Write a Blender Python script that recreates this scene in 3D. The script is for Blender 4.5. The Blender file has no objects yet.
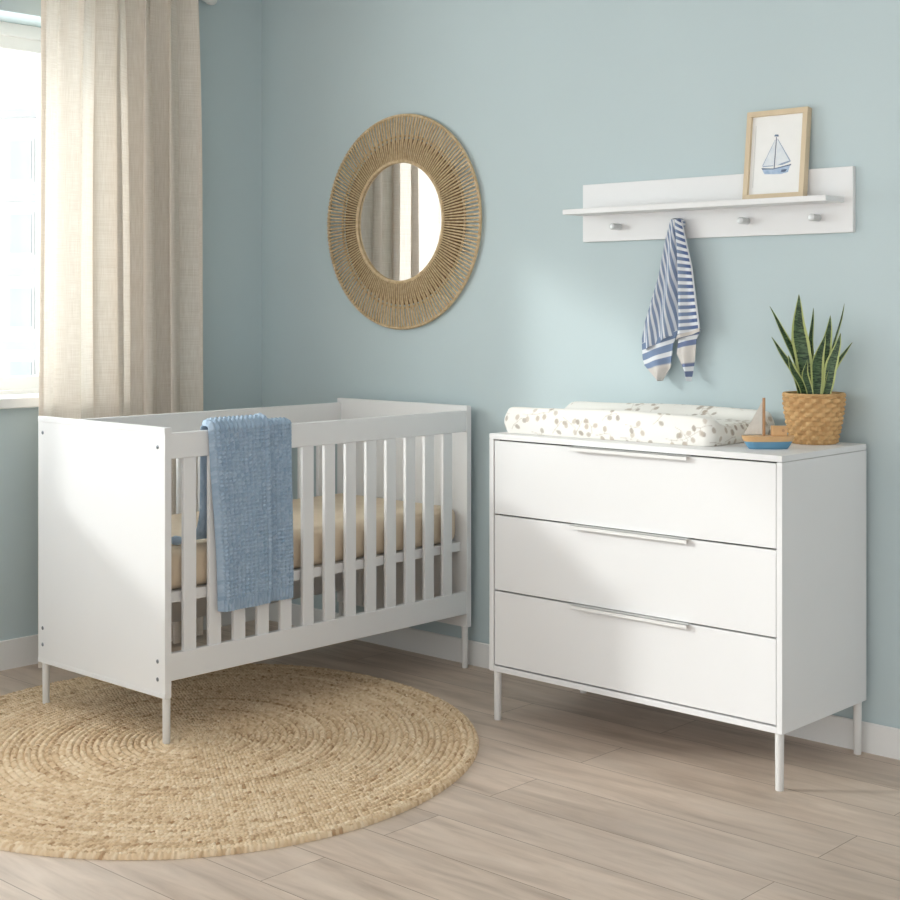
import bpy, bmesh, math, random
import numpy as np
from mathutils import Vector, Matrix
PI = math.pi
rng = np.random.default_rng(7)
random.seed(7)
scene = bpy.context.scene
COL = scene.collection

# ------------------------------------------------------------------ materials
def new_mat(name):
    m = bpy.data.materials.new(name); m.use_nodes = True
    nt = m.node_tree
    for n in list(nt.nodes): nt.nodes.remove(n)
    out = nt.nodes.new('ShaderNodeOutputMaterial')
    return m, nt, out
def N(nt, typ, **kw):
    n = nt.nodes.new(typ)
    for k, v in kw.items():
        if k in n.inputs: n.inputs[k].default_value = v
        else: setattr(n, k, v)
    return n
def lk(nt, a, b): nt.links.new(a, b)
def srgb(r, g, b):
    f = lambda c: (c/255/12.92) if c/255 <= .04045 else ((c/255+.055)/1.055)**2.4
    return (f(r), f(g), f(b), 1)
def principled(nt, out, color=(.8,.8,.8,1), rough=.5, **kw):
    p = nt.nodes.new('ShaderNodeBsdfPrincipled')
    p.inputs['Base Color'].default_value = color
    p.inputs['Roughness'].default_value = rough
    for k, v in kw.items(): p.inputs[k].default_value = v
    lk(nt, p.outputs[0], out.inputs[0])
    return p
def noise_mat(name, c1, c2, scale=8, rough=.5, bump=0, bscale=None, stretch=(1,1,1), detail=4, bdist=.002, **kw):
    m, nt, out = new_mat(name)
    p = principled(nt, out, c1, rough, **kw)
    tc = N(nt, 'ShaderNodeTexCoord'); mp = N(nt, 'ShaderNodeMapping'); mp.inputs['Scale'].default_value = stretch
    lk(nt, tc.outputs['Object'], mp.inputs[0])
    nz = N(nt, 'ShaderNodeTexNoise', Scale=scale, Detail=detail); lk(nt, mp.outputs[0], nz.inputs['Vector'])
    rp = N(nt, 'ShaderNodeValToRGB'); rp.color_ramp.elements[0].color = c1; rp.color_ramp.elements[1].color = c2
    rp.color_ramp.elements[0].position = .3; rp.color_ramp.elements[1].position = .7
    lk(nt, nz.outputs[0], rp.inputs[0]); lk(nt, rp.outputs[0], p.inputs['Base Color'])
    if bump:
        nb = N(nt, 'ShaderNodeTexNoise', Scale=bscale or scale*8, Detail=3); lk(nt, mp.outputs[0], nb.inputs['Vector'])
        b = N(nt, 'ShaderNodeBump', Strength=bump, Distance=bdist); lk(nt, nb.outputs[0], b.inputs['Height']); lk(nt, b.outputs[0], p.inputs['Normal'])
    return m
def attr_mat(name, rough=.8, bump=0, bscale=400, bdist=.001, sheen=0, trans=0):
    """colour comes from the mesh's own pattern attribute 'pattern' (print, stripes, straw strands)"""
    m, nt, out = new_mat(name)
    p = principled(nt, out, (.8,.8,.8,1), rough)
    if sheen: p.inputs['Sheen Weight'].default_value = sheen
    a = N(nt, 'ShaderNodeAttribute'); a.attribute_name = 'pattern'
    lk(nt, a.outputs['Color'], p.inputs['Base Color'])
    if bump:
        tc = N(nt, 'ShaderNodeTexCoord')
        nb = N(nt, 'ShaderNodeTexNoise', Scale=bscale, Detail=3); lk(nt, tc.outputs['Object'], nb.inputs['Vector'])
        b = N(nt, 'ShaderNodeBump', Strength=bump, Distance=bdist); lk(nt, nb.outputs[0], b.inputs['Height']); lk(nt, b.outputs[0], p.inputs['Normal'])
    return m

M = {}
M['wall'] = noise_mat('blue_wall_paint', srgb(190,205,208), srgb(193,208,211), 1.5, .85, .08, 180)
M['white'] = noise_mat('white_lacquer', srgb(230,230,230), srgb(232,232,232), 3, .42, .02, 90)
M['white_leg'] = noise_mat('white_powder_coat', srgb(228,228,226), srgb(231,231,229), 5, .4)
M['trim'] = noise_mat('white_trim_paint', srgb(232,232,230), srgb(235,235,233), 3, .5)
M['ceil'] = noise_mat('ceiling_paint', srgb(238,238,236), srgb(240,240,238), 3, .9)
M['bolt'] = noise_mat('bolt_steel', srgb(120,124,130), srgb(140,144,150), 60, .35, Metallic=.8)
M['gap_shade'] = noise_mat('drawer_gap_shade', srgb(70,68,66), srgb(78,76,74), 10, .8)  # dark colour standing in for the shade between drawer fronts
M['peg'] = noise_mat('brushed_peg', srgb(196,198,198), srgb(206,208,208), 60, .35, Metallic=.35)
M['mattress'] = noise_mat('sand_jersey_sheet', srgb(212,194,170), srgb(218,201,178), 14, .9, .15, 320)
M['oak'] = noise_mat('pale_oak', srgb(208,188,156), srgb(220,202,172), 14, .5, .08, 80, (1,1,.12))
M['beech'] = noise_mat('beech_toy_wood', srgb(206,162,112), srgb(220,180,132), 24, .5, .05, 120, (.25,1,1))
M['walnut'] = noise_mat('brown_mast_wood', srgb(172,128,88), srgb(190,146,104), 40, .5)
M['boat_blue'] = noise_mat('blue_toy_paint', srgb(100,150,180), srgb(106,156,186), 30, .45)
M['sail'] = noise_mat('linen_sail', srgb(216,210,200), srgb(226,221,212), 60, .9, .2, 500)
M['paper'] = noise_mat('art_paper', srgb(240,240,238), srgb(243,243,241), 20, .9)
M['mat_edge'] = noise_mat('mat_edge', srgb(214,214,214), srgb(220,220,220), 20, .9)
M['ink_hull'] = noise_mat('watercolour_hull', srgb(150,176,206), srgb(190,206,226), 60, .9)
M['ink_dark'] = noise_mat('watercolour_dark', srgb(84,98,124), srgb(116,132,158), 80, .9)
M['ink_sail'] = noise_mat('watercolour_sail', srgb(218,225,232), srgb(234,238,240), 40, .9)
M['ink_line'] = noise_mat('watercolour_line', srgb(146,164,188), srgb(168,182,202), 80, .9)
M['soil'] = noise_mat('potting_soil', srgb(52,40,32), srgb(82,64,50), 60, .95, .8, 120, bdist=.01)
M['rug'] = attr_mat('braided_jute', .9, .35, 900, .0015)
M['basket'] = attr_mat('woven_seagrass', .75, .15, 500, .0006)
M['cord'] = noise_mat('jute_cord', srgb(186,160,122), srgb(216,194,158), 70, .85, .5, 600, bdist=.0012)
M['jute_dark'] = noise_mat('brown_jute_backing', srgb(112,86,58), srgb(136,106,74), 90, .95, .4, 600)
M['blanket'] = noise_mat('blue_knit', srgb(154,174,194), srgb(166,185,204), 30, .95, .12, 900, bdist=.0006)
M['knit'] = attr_mat('heathered_blue_knit', .95, .12, 900, .0006)
M['pad'] = attr_mat('leaf_print_cotton', .9, .12, 300)
M['towel'] = attr_mat('striped_cotton', .95, .35, 600, .001)
M['facade'] = noise_mat('pale_render', srgb(238,238,236), srgb(244,244,242), .2, .9)
M['facade_window'] = noise_mat('far_window_glass', srgb(196,204,210), srgb(206,213,218), .5, .3)
M['facade_ledge'] = noise_mat('grey_ledge', srgb(200,202,204), srgb(206,207,209), .5, .8)
def mirror_mat():
    m, nt, out = new_mat('silver_mirror'); principled(nt, out, (.93,.93,.93,1), .015, Metallic=1.0); return m
M['mirror'] = mirror_mat()
def glass_mat():
    m, nt, out = new_mat('window_glass')
    t = N(nt, 'ShaderNodeBsdfTransparent', Color=(.96,.975,.97,1)); g = N(nt, 'ShaderNodeBsdfGlossy', Roughness=.01)
    mx = N(nt, 'ShaderNodeMixShader', Fac=.05)
    lk(nt, t.outputs[0], mx.inputs[1]); lk(nt, g.outputs[0], mx.inputs[2]); lk(nt, mx.outputs[0], out.inputs[0])
    return m
M['glass'] = glass_mat()
def curtain_mat():
    m, nt, out = new_mat('sheer_linen')
    tc = N(nt, 'ShaderNodeTexCoord')
    mp = N(nt, 'ShaderNodeMapping'); mp.inputs['Scale'].default_value = (1, 1, .05); lk(nt, tc.outputs['UV'], mp.inputs[0])
    def weave(sx, sy, sc):
        q = N(nt, 'ShaderNodeMapping'); q.inputs['Scale'].default_value = (sx, sy, 1); lk(nt, tc.outputs['UV'], q.inputs[0])
        n = N(nt, 'ShaderNodeTexNoise', Scale=sc, Detail=2); lk(nt, q.outputs[0], n.inputs['Vector']); return n.outputs[0]
    a = weave(1, .03, 420); b = weave(.03, 1, 420)
    ad = N(nt, 'ShaderNodeMath', operation='ADD'); lk(nt, a, ad.inputs[0]); lk(nt, b, ad.inputs[1])
    rp = N(nt, 'ShaderNodeValToRGB'); rp.color_ramp.elements[0].position = .35; rp.color_ramp.elements[1].position = .65
    rp.color_ramp.elements[0].color = srgb(230,219,205); rp.color_ramp.elements[1].color = srgb(244,236,226)
    hf = N(nt, 'ShaderNodeMath', operation='MULTIPLY'); hf.inputs[1].default_value = .5; lk(nt, ad.outputs[0], hf.inputs[0]); lk(nt, hf.outputs[0], rp.inputs[0])
    d = N(nt, 'ShaderNodeBsdfDiffuse'); t = N(nt, 'ShaderNodeBsdfTranslucent'); tr = N(nt, 'ShaderNodeBsdfTransparent', Color=(1,.98,.95,1))
    lk(nt, rp.outputs[0], d.inputs[0]); lk(nt, rp.outputs[0], t.inputs[0])
    m1 = N(nt, 'ShaderNodeMixShader', Fac=.23); lk(nt, d.outputs[0], m1.inputs[1]); lk(nt, t.outputs[0], m1.inputs[2])
    m2 = N(nt, 'ShaderNodeMixShader'); 
    mr = N(nt, 'ShaderNodeMapRange'); mr.inputs['From Min'].default_value = .35; mr.inputs['From Max'].default_value = .65
    mr.inputs['To Min'].default_value = .085; mr.inputs['To Max'].default_value = .03; lk(nt, hf.outputs[0], mr.inputs[0])
    lk(nt, mr.outputs[0], m2.inputs[0]); lk(nt, m1.outputs[0], m2.inputs[1]); lk(nt, tr.outputs[0], m2.inputs[2]); lk(nt, m2.outputs[0], out.inputs[0])
    return m
M['curtain'] = curtain_mat()
def floor_mat():
    m, nt, out = new_mat('pale_oak_planks')
    p = principled(nt, out, (.5,.4,.3,1), .46)
    tc = N(nt, 'ShaderNodeTexCoord'); mp = N(nt, 'ShaderNodeMapping'); mp.inputs['Location'].default_value = (.42, .065, 0)
    lk(nt, tc.outputs['Object'], mp.inputs[0])
    br = N(nt, 'ShaderNodeTexBrick', Scale=1.0); br.offset = .37; br.offset_frequency = 2
    br.inputs['Color1'].default_value = (0,0,0,1); br.inputs['Color2'].default_value = (1,1,1,1); br.inputs['Mortar'].default_value = (.5,.5,.5,1)
    br.inputs['Mortar Size'].default_value = .0011; br.inputs['Mortar Smooth'].default_value = .15; br.inputs['Bias'].default_value = 0
    br.inputs['Brick Width'].default_value = 1.38; br.inputs['Row Height'].default_value = .2
    lk(nt, mp.outputs[0], br.inputs['Vector'])
    # grain, shifted per plank
    sh = N(nt, 'ShaderNodeVectorMath', operation='MULTIPLY_ADD'); lk(nt, br.outputs['Color'], sh.inputs[0]); sh.inputs[1].default_value = (7, 13, 3); lk(nt, mp.outputs[0], sh.inputs[2])
    g1 = N(nt, 'ShaderNodeMapping'); g1.inputs['Scale'].default_value = (1.0, 7.5, 1); lk(nt, sh.outputs[0], g1.inputs[0])
    n1 = N(nt, 'ShaderNodeTexNoise', Scale=2.2, Detail=7, Roughness=.62); n1.inputs['Distortion'].default_value = .6; lk(nt, g1.outputs[0], n1.inputs['Vector'])
    g2 = N(nt, 'ShaderNodeMapping'); g2.inputs['Scale'].default_value = (.9, 4, 1); lk(nt, sh.outputs[0], g2.inputs[0])
    n2 = N(nt, 'ShaderNodeTexNoise', Scale=1.7, Detail=4); n2.inputs['Distortion'].default_value = 1.2; lk(nt, g2.outputs[0], n2.inputs['Vector'])
    rp = N(nt, 'ShaderNodeValToRGB'); e = rp.color_ramp.elements
    e[0].position = .2; e[0].color = srgb(170,150,132); e[1].position = .8; e[1].color = srgb(221,204,188)
    x = rp.color_ramp.elements.new(.5); x.color = srgb(203,184,167)
    lk(nt, n1.outputs[0], rp.inputs[0])
    hs = N(nt, 'ShaderNodeMapRange'); hs.inputs['From Min'].default_value=.3; hs.inputs['From Max'].default_value=.7; hs.inputs['To Min'].default_value = .86; hs.inputs['To Max'].default_value = 1.08; lk(nt, n2.outputs[0], hs.inputs[0])
    pv = N(nt, 'ShaderNodeMapRange'); pv.inputs['To Min'].default_value = .93; pv.inputs['To Max'].default_value = 1.05; lk(nt, br.outputs['Color'], pv.inputs[0])
    mu = N(nt, 'ShaderNodeMath', operation='MULTIPLY'); lk(nt, hs.outputs[0], mu.inputs[0]); lk(nt, pv.outputs[0], mu.inputs[1])
    mc = N(nt, 'ShaderNodeVectorMath', operation='SCALE'); lk(nt, rp.outputs[0], mc.inputs[0]); lk(nt, mu.outputs[0], mc.inputs['Scale'])
    # knots
    vo = N(nt, 'ShaderNodeTexVoronoi', Scale=1.0); kv = N(nt, 'ShaderNodeMapping'); kv.inputs['Scale'].default_value = (1.2, 5, 1); lk(nt, sh.outputs[0], kv.inputs[0]); lk(nt, kv.outputs[0], vo.inputs['Vector'])
    kr = N(nt, 'ShaderNodeMapRange'); kr.inputs['From Min'].default_value = .02; kr.inputs['From Max'].default_value = .13; kr.inputs['To Min'].default_value = .35; kr.inputs['To Max'].default_value = 0; lk(nt, vo.outputs['Distance'], kr.inputs[0])
    kx = N(nt, 'ShaderNodeMixRGB'); kx.inputs['Color2'].default_value = srgb(128,104,84); lk(nt, kr.outputs[0], kx.inputs['Fac']); lk(nt, mc.outputs[0], kx.inputs['Color1'])
    mo = N(nt, 'ShaderNodeMixRGB'); mo.inputs['Color2'].default_value = srgb(122,102,86); lk(nt, br.outputs['Fac'], mo.inputs['Fac']); lk(nt, kx.outputs[0], mo.inputs['Color1'])
    lk(nt, mo.outputs[0], p.inputs['Base Color'])
    b = N(nt, 'ShaderNodeBump', Strength=.12, Distance=.002); lk(nt, n1.outputs[0], b.inputs['Height']); lk(nt, b.outputs[0], p.inputs['Normal'])
    return m
M['floor'] = floor_mat()
def leaf_mat():
    m, nt, out = new_mat('snake_plant_leaf')
    p = principled(nt, out, (.05,.15,.04,1), .4)
    uv = N(nt, 'ShaderNodeUVMap'); sx = N(nt, 'ShaderNodeSeparateXYZ'); lk(nt, uv.outputs[0], sx.inputs[0])
    mp = N(nt, 'ShaderNodeMapping'); mp.inputs['Scale'].default_value = (.45, 13, 1); lk(nt, uv.outputs[0], mp.inputs[0])
    nz = N(nt, 'ShaderNodeTexNoise', Scale=3.2, Detail=4); nz.inputs['Distortion'].default_value = 1.5; lk(nt, mp.outputs[0], nz.inputs['Vector'])
    rp = N(nt, 'ShaderNodeValToRGB'); rp.color_ramp.elements[0].position = .42; rp.color_ramp.elements[1].position = .62
    rp.color_ramp.elements[0].color = srgb(30,54,32); rp.color_ramp.elements[1].color = srgb(88,116,76); lk(nt, nz.outputs[0], rp.inputs[0])
    a = N(nt, 'ShaderNodeMath', operation='SUBTRACT'); lk(nt, sx.outputs[0], a.inputs[0]); a.inputs[1].default_value = .5
    ab = N(nt, 'ShaderNodeMath', operation='ABSOLUTE'); lk(nt, a.outputs[0], ab.inputs[0])
    wn = N(nt, 'ShaderNodeMath', operation='MULTIPLY_ADD'); lk(nt, nz.outputs[0], wn.inputs[0]); wn.inputs[1].default_value = .06; lk(nt, ab.outputs[0], wn.inputs[2])
    st = N(nt, 'ShaderNodeMapRange'); st.inputs['From Min'].default_value = .36; st.inputs['From Max'].default_value = .40; lk(nt, wn.outputs[0], st.inputs[0])
    mx = N(nt, 'ShaderNodeMixRGB'); mx.inputs['Color2'].default_value = srgb(186,196,126); lk(nt, st.outputs[0], mx.inputs['Fac']); lk(nt, rp.outputs[0], mx.inputs['Color1'])
    lk(nt, mx.outputs[0], p.inputs['Base Color'])
    return m
M['leaf'] = leaf_mat()

# ------------------------------------------------------------------ mesh helpers
class MB:
    def __init__(s): s.v = []; s.f = []; s.n = 0; s.sm = []
    def add(s, verts, faces, smooth=False):
        verts = np.asarray(verts, float); s.v.append(verts)
        for f in faces: s.f.append([i + s.n for i in f]); s.sm.append(smooth)
        s.n += len(verts); return s
    def box(s, x0, x1, y0, y1, z0, z1, bev=.0015, seg=2, rot=None):
        bm = bmesh.new(); bmesh.ops.create_cube(bm, size=1)
        for v in bm.verts: v.co = Vector((x0+(v.co.x+.5)*(x1-x0), y0+(v.co.y+.5)*(y1-y0), z0+(v.co.z+.5)*(z1-z0)))
        if bev: bmesh.ops.bevel(bm, geom=list(bm.edges), offset=min(bev, .49*min(x1-x0, y1-y0, z1-z0)), segments=seg, affect='EDGES', profile=.5)
        bm.verts.index_update()
        vs = [v.co[:] for v in bm.verts]; fs = [[v.index for v in f.verts] for f in bm.faces]; bm.free()
        if rot is not None: vs = [tuple(rot @ Vector(v)) for v in vs]
        return s.add(vs, fs)
    def tube(s, pts, rad, k=8, cap=True, up=(0,0,1)):
        pts = [Vector(p) for p in pts]; n = len(pts)
        rad = [rad]*n if isinstance(rad, (int, float)) else rad
        vs = []; fs = []
        for i, p in enumerate(pts):
            t = (pts[min(i+1, n-1)] - pts[max(i-1, 0)]).normalized()
            u = Vector(up); u = u - t*u.dot(t)
            if u.length < 1e-4: u = Vector((1,0,0)) - t*t.x
            u.normalize(); w = t.cross(u)
            for j in range(k):
                a = 2*PI*j/k; vs.append(p + (u*math.cos(a) + w*math.sin(a))*rad[i])
        for i in range(n-1):
            for j in range(k): fs.append([i*k+j, i*k+(j+1)%k, (i+1)*k+(j+1)%k, (i+1)*k+j])
        if cap: fs.append([j for j in range(k)][::-1]); fs.append([(n-1)*k+j for j in range(k)])
        return s.add(vs, fs, True)
    def lathe(s, prof, c=(0,0,0), k=32, axis='z'):
        vs = []; fs = []
        for r, h in prof:
            for j in range(k):
                a = 2*PI*j/k
                p = (r*math.cos(a), r*math.sin(a), h)
                if axis == 'y': p = (p[0], p[2], p[1])
                if axis == 'x': p = (p[2], p[0], p[1])
                vs.append((p[0]+c[0], p[1]+c[1], p[2]+c[2]))
        n = len(prof)
        for i in range(n-1):
            for j in range(k): fs.append([i*k+j, i*k+(j+1)%k, (i+1)*k+(j+1)%k, (i+1)*k+j])
        if prof[0][0] > 1e-6: fs.append(list(range(k))[::-1])
        if prof[-1][0] > 1e-6: fs.append([(n-1)*k+j for j in range(k)])
        return s.add(vs, fs, True)
    def grid(s, P, closed_u=False, smooth=True):
        n, m = P.shape[:2]; fs = []
        for i in range(n-1):
            for j in range(m if closed_u else m-1):
                j2 = (j+1) % m; fs.append([i*m+j, i*m+j2, (i+1)*m+j2, (i+1)*m+j])
        return s.add(P.reshape(-1, 3), fs, smooth)

ORG = {}
def finish(name, verts, faces, smooth, mat, parent=None, org=None, auto=None, color=None, uv=None, recalc=True, sharp=50):
    o3 = np.array(ORG.get(parent.name, (0,0,0)) if parent is not None else (org if org is not None else (0,0,0)), float)
    me = bpy.data.meshes.new(name)
    me.from_pydata((np.asarray(verts, float) - o3).tolist(), [], faces)
    if recalc:
        bm = bmesh.new(); bm.from_mesh(me); bmesh.ops.recalc_face_normals(bm, faces=bm.faces); bm.to_mesh(me); bm.free()
    if smooth is True: me.polygons.foreach_set('use_smooth', [True]*len(me.polygons))
    elif isinstance(smooth, list): me.polygons.foreach_set('use_smooth', smooth)
    if color is not None:
        a = me.color_attributes.new('pattern', 'FLOAT_COLOR', 'POINT')
        a.data.foreach_set('color', np.ascontiguousarray(color, dtype=np.float32).ravel())
    if uv is not None:
        l = me.uv_layers.new(name='UVMap'); idx = np.zeros(len(me.loops), dtype=np.int32); me.loops.foreach_get('vertex_index', idx)
        l.data.foreach_set('uv', np.asarray(uv, np.float32)[idx].ravel())
    me.materials.append(mat); me.update()
    if smooth is True or (isinstance(smooth, list) and any(smooth)): me.set_sharp_from_angle(angle=math.radians(sharp))
    ob = bpy.data.objects.new(name, me); COL.objects.link(ob)
    if parent is not None: ob.parent = parent; ORG[ob.name] = tuple(o3)
    else: ob.location = tuple(o3); ORG[ob.name] = tuple(o3)
    return ob
def build(mb, name, mat, parent=None, org=None, **kw):
    return finish(name, np.concatenate(mb.v), mb.f, mb.sm, mat, parent, org, **kw)
def empty(name, loc):
    o = bpy.data.objects.new(name, None); COL.objects.link(o); o.location = loc; o.empty_display_size = .1
    ORG[o.name] = tuple(loc); return o
def tag(o, label, cat, group=None):
    o['label'] = label; o['category'] = cat
    if group: o['group'] = group
    return o
def struct(o): o['kind'] = 'structure'; return o
def box(name, mat, parent, *b, **kw):
    return build(MB().box(*b, **kw), name, mat, parent)
def dup(src, parent, off):
    o = src.copy(); COL.objects.link(o); o.parent = parent; o.location = Vector(src.location) + Vector(off); ORG[o.name] = ORG[src.name]
    for ch in list(src.children):
        c = ch.copy(); COL.objects.link(c); c.parent = o
    return o

# ------------------------------------------------------------------ the room
XL = -1.26           # left wall
WIN = dict(y0=-3.35, y1=-.84, z0=.955, z1=2.40)
XR, YN, ZC = 4.6, -6.0, 2.76
struct(build(MB().box(XL-.3, XR, YN, .15, -.12, 0, 0), 'floor', M['floor'], org=(0,0,0)))
struct(build(MB().box(XL-.3, XR, 0, .15, 0, ZC, 0), 'wall_back', M['wall']))
w = MB(); T = .30
w.box(XL-T, XL, YN, WIN['y0'], 0, ZC, 0); w.box(XL-T, XL, WIN['y1'], 0, 0, ZC, 0)
w.box(XL-T, XL, WIN['y0'], WIN['y1'], 0, WIN['z0'], 0); w.box(XL-T, XL, WIN['y0'], WIN['y1'], WIN['z1'], ZC, 0)
struct(build(w, 'wall_left', M['wall']))
struct(build(MB().box(XL-.3, XR, YN, .15, ZC, ZC+.1, 0), 'ceiling', M['ceil']))
def baseboard(name, prof_dir):
    mb = MB(); h, t = .09, .014
    if prof_dir == 'back':
        P = [(0, h-.004), (-t+.004, h), (-t, h-.004), (-t, 0), (0, 0)]
        vs = [(x, y, z) for x in (XL+.014, XR) for y, z in P]
    else:
        h = .108
        P = [(0, h-.004), (t-.004, h), (t, h-.004), (t, 0), (0, 0)]
        vs = [(XL+x, y, z) for y in (0, YN) for x, z in P]
    n = 5; fs = [[i, (i+1) % n, n+(i+1) % n, n+i] for i in range(n)] + [list(range(n)), list(range(2*n-1, n-1, -1))]
    mb.add(vs, fs); return struct(build(mb, name, M['trim']))
baseboard('baseboard_back', 'back'); baseboard('baseboard_left', 'left')
# window
win = struct(empty('window_1', (XL-.18, -2.1, .955)))
XF = XL-.186
y0, y1, z0, z1 = WIN['y0'], WIN['y1'], WIN['z0'], WIN['z1']
fr = MB()
fr.box(XF-.06, XF, y0, y1, z1-.05, z1, .003); fr.box(XF-.06, XF, y0, y1, z0, z0+.05, .003)
fr.box(XF-.06, XF, y0, y0+.05, z0, z1, .003); fr.box(XF-.06, XF, y1-.05, y1, z0, z1, .003)
build(fr, 'window_frame', M['trim'], win)
def sash(a, b):
    s = MB(); x0, x1 = XF-.05, XF-.012; c, d = z0+.045, z1-.045
    s.box(x0, x1, a, b, d-.055, d, .004); s.box(x0, x1, a, b, c, c+.055, .004); s.box(x0, x1, a, a+.055, c, d, .004); s.box(x0, x1, b-.055, b, c, d, .004)
    so = build(s, 'window_sash', M['trim'], win)
    box('pane', M['glass'], so, x0+.014, x0+.02, a+.05, b-.05, c+.05, d-.05, bev=0)
sash(y0+.045, -2.1); sash(-2.1, y1-.045)
sl = MB().box(XF, XL+.001, y0, y1, .955, .989, .001); sl.box(XL, XL+.04, y0-.02, y1+.02, .951, .989, .004)
build(sl, 'window_sill', M['trim'], win)

# ------------------------------------------------------------------ apartment block outside
def building():
    e = empty('apartment_block', (-52, 27, -9))
    ang = math.radians(-60); R3 = Matrix.Translation((-52, 27, 0)) @ Matrix.Rotation(ang, 4, 'Z') @ Matrix.Translation((52, -27, 0))
    b = MB(); b.box(-62, -52, 6, 48, -9, 9.0, 0, rot=R3); build(b, 'facade', M['facade'], e)
    b = MB(); b.box(-62.3, -51.6, 5.6, 48.4, 9.0, 9.35, 0, rot=R3); build(b, 'roof_slab', M['facade_ledge'], e)
    for k in range(5):
        zb = -6.1 + k*3.0
        l = MB(); l.box(-52.1, -51.7, 6, 48, zb-.3, zb, 0, rot=R3); build(l, 'ledge', M['facade_ledge'], e)
    for k in range(5):
        for j in range(13):
            yb = 7 + j*3.1; zb = -6.1 + k*3.0
            wd = MB(); wd.box(-52.05, -51.97, yb, yb+1.2, zb+.5, zb+2.3, 0, rot=R3); wo = build(wd, 'window', M['trim'], e)
            pn = MB(); pn.box(-51.99, -51.95, yb+.12, yb+1.08, zb+.62, zb+2.18, 0, rot=R3); build(pn, 'pane', M['facade_window'], wo)
    tag(e, 'pale apartment block with rows of windows outside the room window', 'building')
building()

# ------------------------------------------------------------------ curtain and rod
def curtain():
    nz, ns = 150, 420
    ztop, zbot = 2.625, .012
    s = np.linspace(0, 1, ns); tz = np.linspace(0, 1, nz)
    S, Tz = np.meshgrid(s, tz)
    Z = ztop + (zbot-ztop)*Tz
    wt = np.exp(-(Tz/.16)**1.3)                       # tight pleats near the heading
    # irregular fold phase
    warp = S**1.1 + .022*np.sin(2*PI*1.4*S+.6)
    ph = 2*PI*5.2*warp + .45*np.sin(2.0*Tz+2.5*S) + .8
    amp = (.020 + .022*np.clip((S-.12)/.3, 0, 1)) * (.6+.4*np.minimum(1, Tz/.3))
    ed = np.minimum(1, np.minimum(S, 1-S)/.05)
    X = amp*np.sin(ph) + .006*np.sin(1.6*ph+1.0+2*Tz)*(.4+Tz)
    X = X + wt*.012*np.sin(2*PI*13*S+.4)
    Yw = 0.034*np.sin(2*ph+.3) * (1-.6*wt) * np.clip((S-.1)/.3, .2, 1)
    X = X*ed + .003*np.sin(6*Tz+9*S)
    W0, W1 = -1.136, -.428
    flare = .012*np.sin(1.3*Tz)
    Y = W0 + (W1-W0)*S + Yw*ed - flare*(1-S) + .016*np.clip(Tz*1.3, 0, 1)*S
    P = np.stack([-1.143+X, Y, Z], -1)
    uv = np.stack([S*1.5, Tz*2.6], -1).reshape(-1, 2)
    mb = MB().grid(P)
    o = finish('curtain', P.reshape(-1, 3), mb.f, True, M['curtain'], None, (-1.152, -.76, .012), uv=uv)
    # left hem: a folded double edge
    h = []
    for t in (0, 1, 2, 3):
        c = P[:, 0] + np.array([[.0035, -.001, 0]]) if t == 0 else P[:, min(10, 4*t)] + np.array([[.0035, 0, 0]])
        h.append(c)
    H = np.stack(h, 1); mh = MB().grid(H)
    finish('side_hem', H.reshape(-1, 3), mh.f, True, M['curtain'], o, uv=np.stack([np.tile(np.linspace(0, .04, 4), nz), np.repeat(np.linspace(0, 2.6, nz), 4)], -1))
    tag(o, 'sheer beige linen curtain hanging in soft folds beside the window', 'curtain')
curtain()
def rod():
    e = empty('curtain_rod', (-1.222, -1.9, 2.578))
    build(MB().tube([(-1.222, -3.7, 2.578), (-1.222, -.32, 2.578)], .013, 16), 'pole', M['white_leg'], e)
    build(MB().lathe([(0, .06), (.012, .058), (.022, .05), (.026, .036), (.024, .02), (.016, .01), (.016, 0), (.0135, -.01)], (-1.222, -.335, 2.578), 20, 'y'), 'finial', M['white_leg'], e)
    for yb in (-.365, -3.5):
        build(MB().box(XL, -1.222, yb-.008, yb+.008, 2.572, 2.588, .002).box(XL, XL+.006, yb-.02, yb+.02, 2.55, 2.61, .002), 'bracket', M['white_leg'], e)
    tag(e, 'white curtain rod with rounded end, at the top edge above the beige curtain', 'curtain rod')
rod()

# ------------------------------------------------------------------ crib
CX0, CX1, CYN, CYF, CT = -.722, -.0275, -1.407, -.041, .024
CZB, CZT = .150, .959
crib = empty('crib', (-.375, -.724, 0))
def panel(yo, yi, nm):
    mb = MB()
    mb.box(CX0, CX1, min(yo, yi), max(yo, yi), CZB, CZT, .0012)
    return build(mb, 'end_panel', M['white'], crib)
pn = panel(CYN, CYN+CT, 0)
# edging strips proud of the face
q = CYN-.0012
for (a, b, c, d) in ((CX0, CX1, CZT-.017, CZT), (CX0, CX1, CZB, CZB+.014)):
    box('edging', M['white'], pn, a, b, q, CYN+.002, c, d, bev=.0006)
pf = panel(CYF-CT, CYF, 1)
def bolt(p, sgn, par, x, z):
    y = CYN if sgn < 0 else CYF
    build(MB().lathe([(.0, -.0022), (.0045, -.002), (.0062, -.0008), (.0066, .001)], (x, y, z), 14, 'y'), 'bolt', M['bolt'], par)
for x in (CX0+.027, CX1-.037):
    for z in (.9, .257, .203): bolt(None, -1, pn, x, z+(.007 if x < -.3 else 0))
RX1 = CX1-.002; RX0 = RX1-.022
yi0, yi1 = CYN+CT, CYF-CT
for k in (0, 1):
    a, b = (RX0, RX1) if k == 0 else (CX0+.002, CX0+.024)
    box('top_rail', M['white'], crib, a, b, yi0-.002, yi1+.002, .864, .942, bev=.003)
    box('bottom_rail', M['white'], crib, a, b, yi0-.002, yi1+.002, .199, .281, bev=.002)
sl0 = None
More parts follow.
